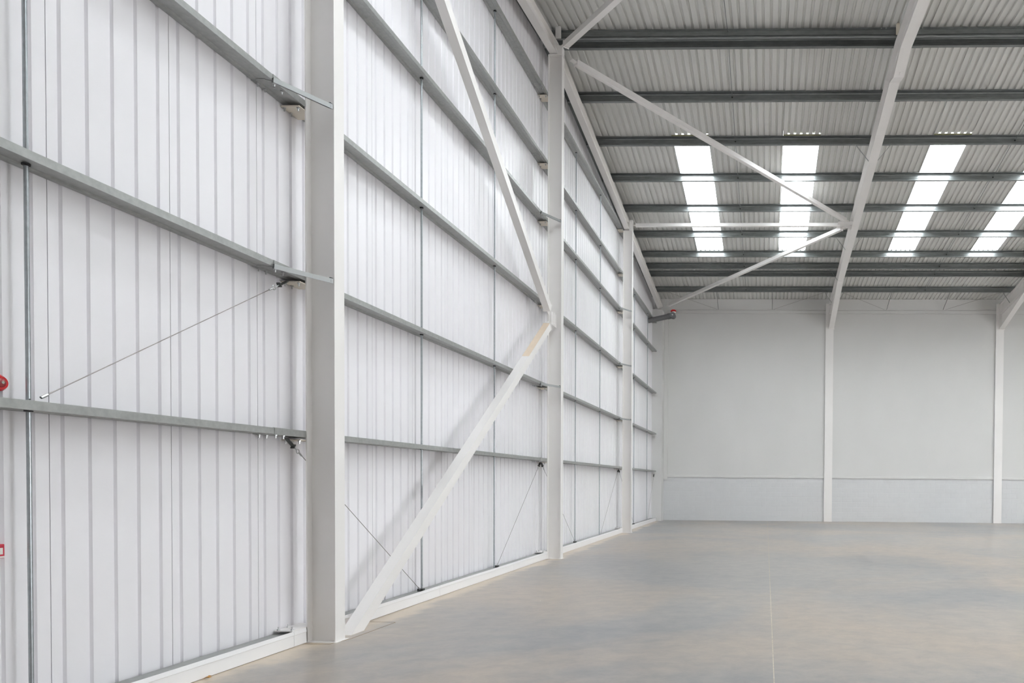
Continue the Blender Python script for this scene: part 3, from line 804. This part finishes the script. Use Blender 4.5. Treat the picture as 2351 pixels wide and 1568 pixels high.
# ================================================================== SMALL THINGS
# red beacon on the wall at the left edge
bc = Vector((.0, 4.412, 2.285))
t = thing('fire_beacon', 'round red fire alarm beacon cut by the left edge of the picture', 'alarm', tuple(bc))
m = MB(); m.tube(bc, bc + Vector((.022, 0, 0)), .054, 32); m.build('base', MAT['red_dark'], t, smooth=True)
m = MB(); m.tube(bc + Vector((.022, 0, 0)), bc + Vector((.038, 0, 0)), .054, 32, .043); m.build('rim', MAT['red'], t, smooth=True)
m = MB()
N = 24
prof = [(.030, .036), (.027, .042), (.018, .047), (.008, .049)]
prev = None
for r, xx in prof:
    ring = [bc + Vector((xx, math.cos(2 * math.pi * k / N) * r, math.sin(2 * math.pi * k / N) * r)) for k in range(N)]
    if prev: m.prism(prev, ring)
    prev = ring
m.build('lens', MAT['red_dark'], t, smooth=True)
m = MB(); m.tube(bc + Vector((.048, .0, .002)), bc + Vector((.052, .0, .002)), .009, 12); m.build('flash_lamp', MAT['chrome'], t, smooth=True)

cc = Vector((.0, 4.385, 1.205))
t = thing('fire_call_point', 'small square red break-glass call point at the left edge, below the beacon', 'alarm', tuple(cc))
h = .046
MB().box((0, cc.y - h, cc.z - h), (.028, cc.y + h, cc.z + h)).build('housing', MAT['call_red'], t, bevel=.004)
MB().box((.028, cc.y - h + .012, cc.z - .020), (.0295, cc.y + h - .012, cc.z + .022)).build('glass', MAT['white_plastic'], t)
MB().box((.028, cc.y - h + .002, cc.z - h + .003), (.0295, cc.y + h - .002, cc.z - h + .015)).build('label_strip', MAT['white_plastic'], t)
MB().tube((.0293, cc.y + .012, cc.z), (.0305, cc.y + .012, cc.z), .004, 10).build('press_dot', MAT['dark'], t)
# pointer arrows beside the dot
m = MB()
m.prism([(.0293, cc.y - .024, cc.z + .005), (.0293, cc.y - .024, cc.z - .005), (.0293, cc.y - .012, cc.z)], [(.0303, cc.y - .024, cc.z + .005), (.0303, cc.y - .024, cc.z - .005), (.0303, cc.y - .012, cc.z)])
m.build('arrow', MAT['dark'], t)
MB().box((.026, cc.y - h + .006, cc.z + .026), (.0292, cc.y + h - .006, cc.z + .0275)).build('hinge_line', MAT['red_dark'], t)

# grey pipe with elbow and red collar near the far top corner
t = thing('vent_pipe', 'grey plastic pipe with an elbow reaching out of the gable wall near the far corner', 'pipe', (.0, 29.3, 8.4))
pa, pb = Vector((.0, 29.3, 8.355)), Vector((1.00, 29.3, 8.565))
MB().tube(pa, pb, .105, 24).build('pipe', MAT['pvc'], t, smooth=True)
MB().tube(pb + Vector((.03, .14, .0)), pb + Vector((.03, -.13, .01)), .118, 24).build('elbow', MAT['pvc'], t, smooth=True)
MB().tube(pa + (pb - pa) * .82, pb + Vector((.0, 0, 0)), .118, 24).build('socket', MAT['pvc'], t, smooth=True)
MB().tube(pb + Vector((.03, -.13, .01)), pb + Vector((.03, -.14, .01)), .03, 12).build('end_boss', MAT['zinc'], t, smooth=True)
t = thing('alarm_sounder', 'small red sounder with a white base above the end of the grey pipe', 'alarm', tuple(pb + Vector((.03, 0, .1))))
MB().tube(pb + Vector((.07, 0, .105)), pb + Vector((.07, 0, .165)), .085, 20).build('base', MAT['white_plastic'], t, smooth=True)
MB().tube(pb + Vector((.05, 0, .160)), pb + Vector((.05, 0, .235)), .125, 6, .10).build('body', MAT['red'], t)

# dry leaf and crumbs on the floor
lf = MB(); lc = Vector((.262, 5.80, 0))
random.seed(3)
def leafblade(m, c, ang, L_, w, lift):
    d = Vector((math.cos(ang), math.sin(ang), 0)); n = Vector((-d.y, d.x, 0))
    pts = [(0, 0), (.25, .75), (.55, 1), (.8, .6), (1, 0)]
    for i in range(4):
        (a, b), (a2, b2) = pts[i], pts[i + 1]
        z0 = .003 + lift * math.sin(a * 2.6); z1 = .003 + lift * math.sin(a2 * 2.6)
        P = lambda aa, bb, s, z: c + d * (aa * L_) + n * (bb * w * s) + Vector((0, 0, z + bb * .006))
        for s in (-1, 1):
            q = [P(a, 0, s, z0), P(a2, 0, s, z1), P(a2, b2, s, z1), P(a, b, s, z0)]
            m.hexa(q + [v + Vector((0, 0, .0012)) for v in q])
leafblade(lf, lc + Vector((-.035, -.01, 0)), .2, .06, .013, .010)
leafblade(lf, lc + Vector((-.01, .0, .002)), 1.3, .035, .010, .012)
leafblade(lf, lc + Vector((.0, .0, .002)), -.7, .032, .009, .010)
t = thing('dry_leaf', 'small curled orange-brown dry leaf on the floor at the bottom edge', 'leaf', tuple(lc))
lf.build('blade', MAT['leaf'], t)
m = MB(); m.tube(lc + Vector((-.03, -.01, .004)), lc + Vector((-.062, -.022, .002)), .0012, 6); m.build('stalk', MAT['leaf'], t)
specks = [(1.783, 9.808, .010, 'in the middle of the floor, left of the joint line'), (4.38, 20.353, .016, 'far off, just left of the floor joint'), (7.809, 18.805, .014, 'far off, right of the floor joint'),
          (9.038, 13.239, .012, 'nearest the right edge'), (2.27, 11.711, .007, 'beyond the largest crumb')]
for x, y, r, l in specks:
    m = MB()
    pr = [Vector((x + math.cos(a) * r * random.uniform(.7, 1.1), y + math.sin(a) * r * random.uniform(.7, 1.1), .0)) for a in [k * math.pi / 3 for k in range(6)]]
    m.prism(pr, [v + (Vector((x, y, 0)) - v) * .45 + Vector((0, 0, r * .8)) for v in pr])
    tag(m.build('crumb', MAT['debris'], loc=(x, y, 0)), 'white crumb on the floor, ' + l, 'debris', 'crumbs on the floor')
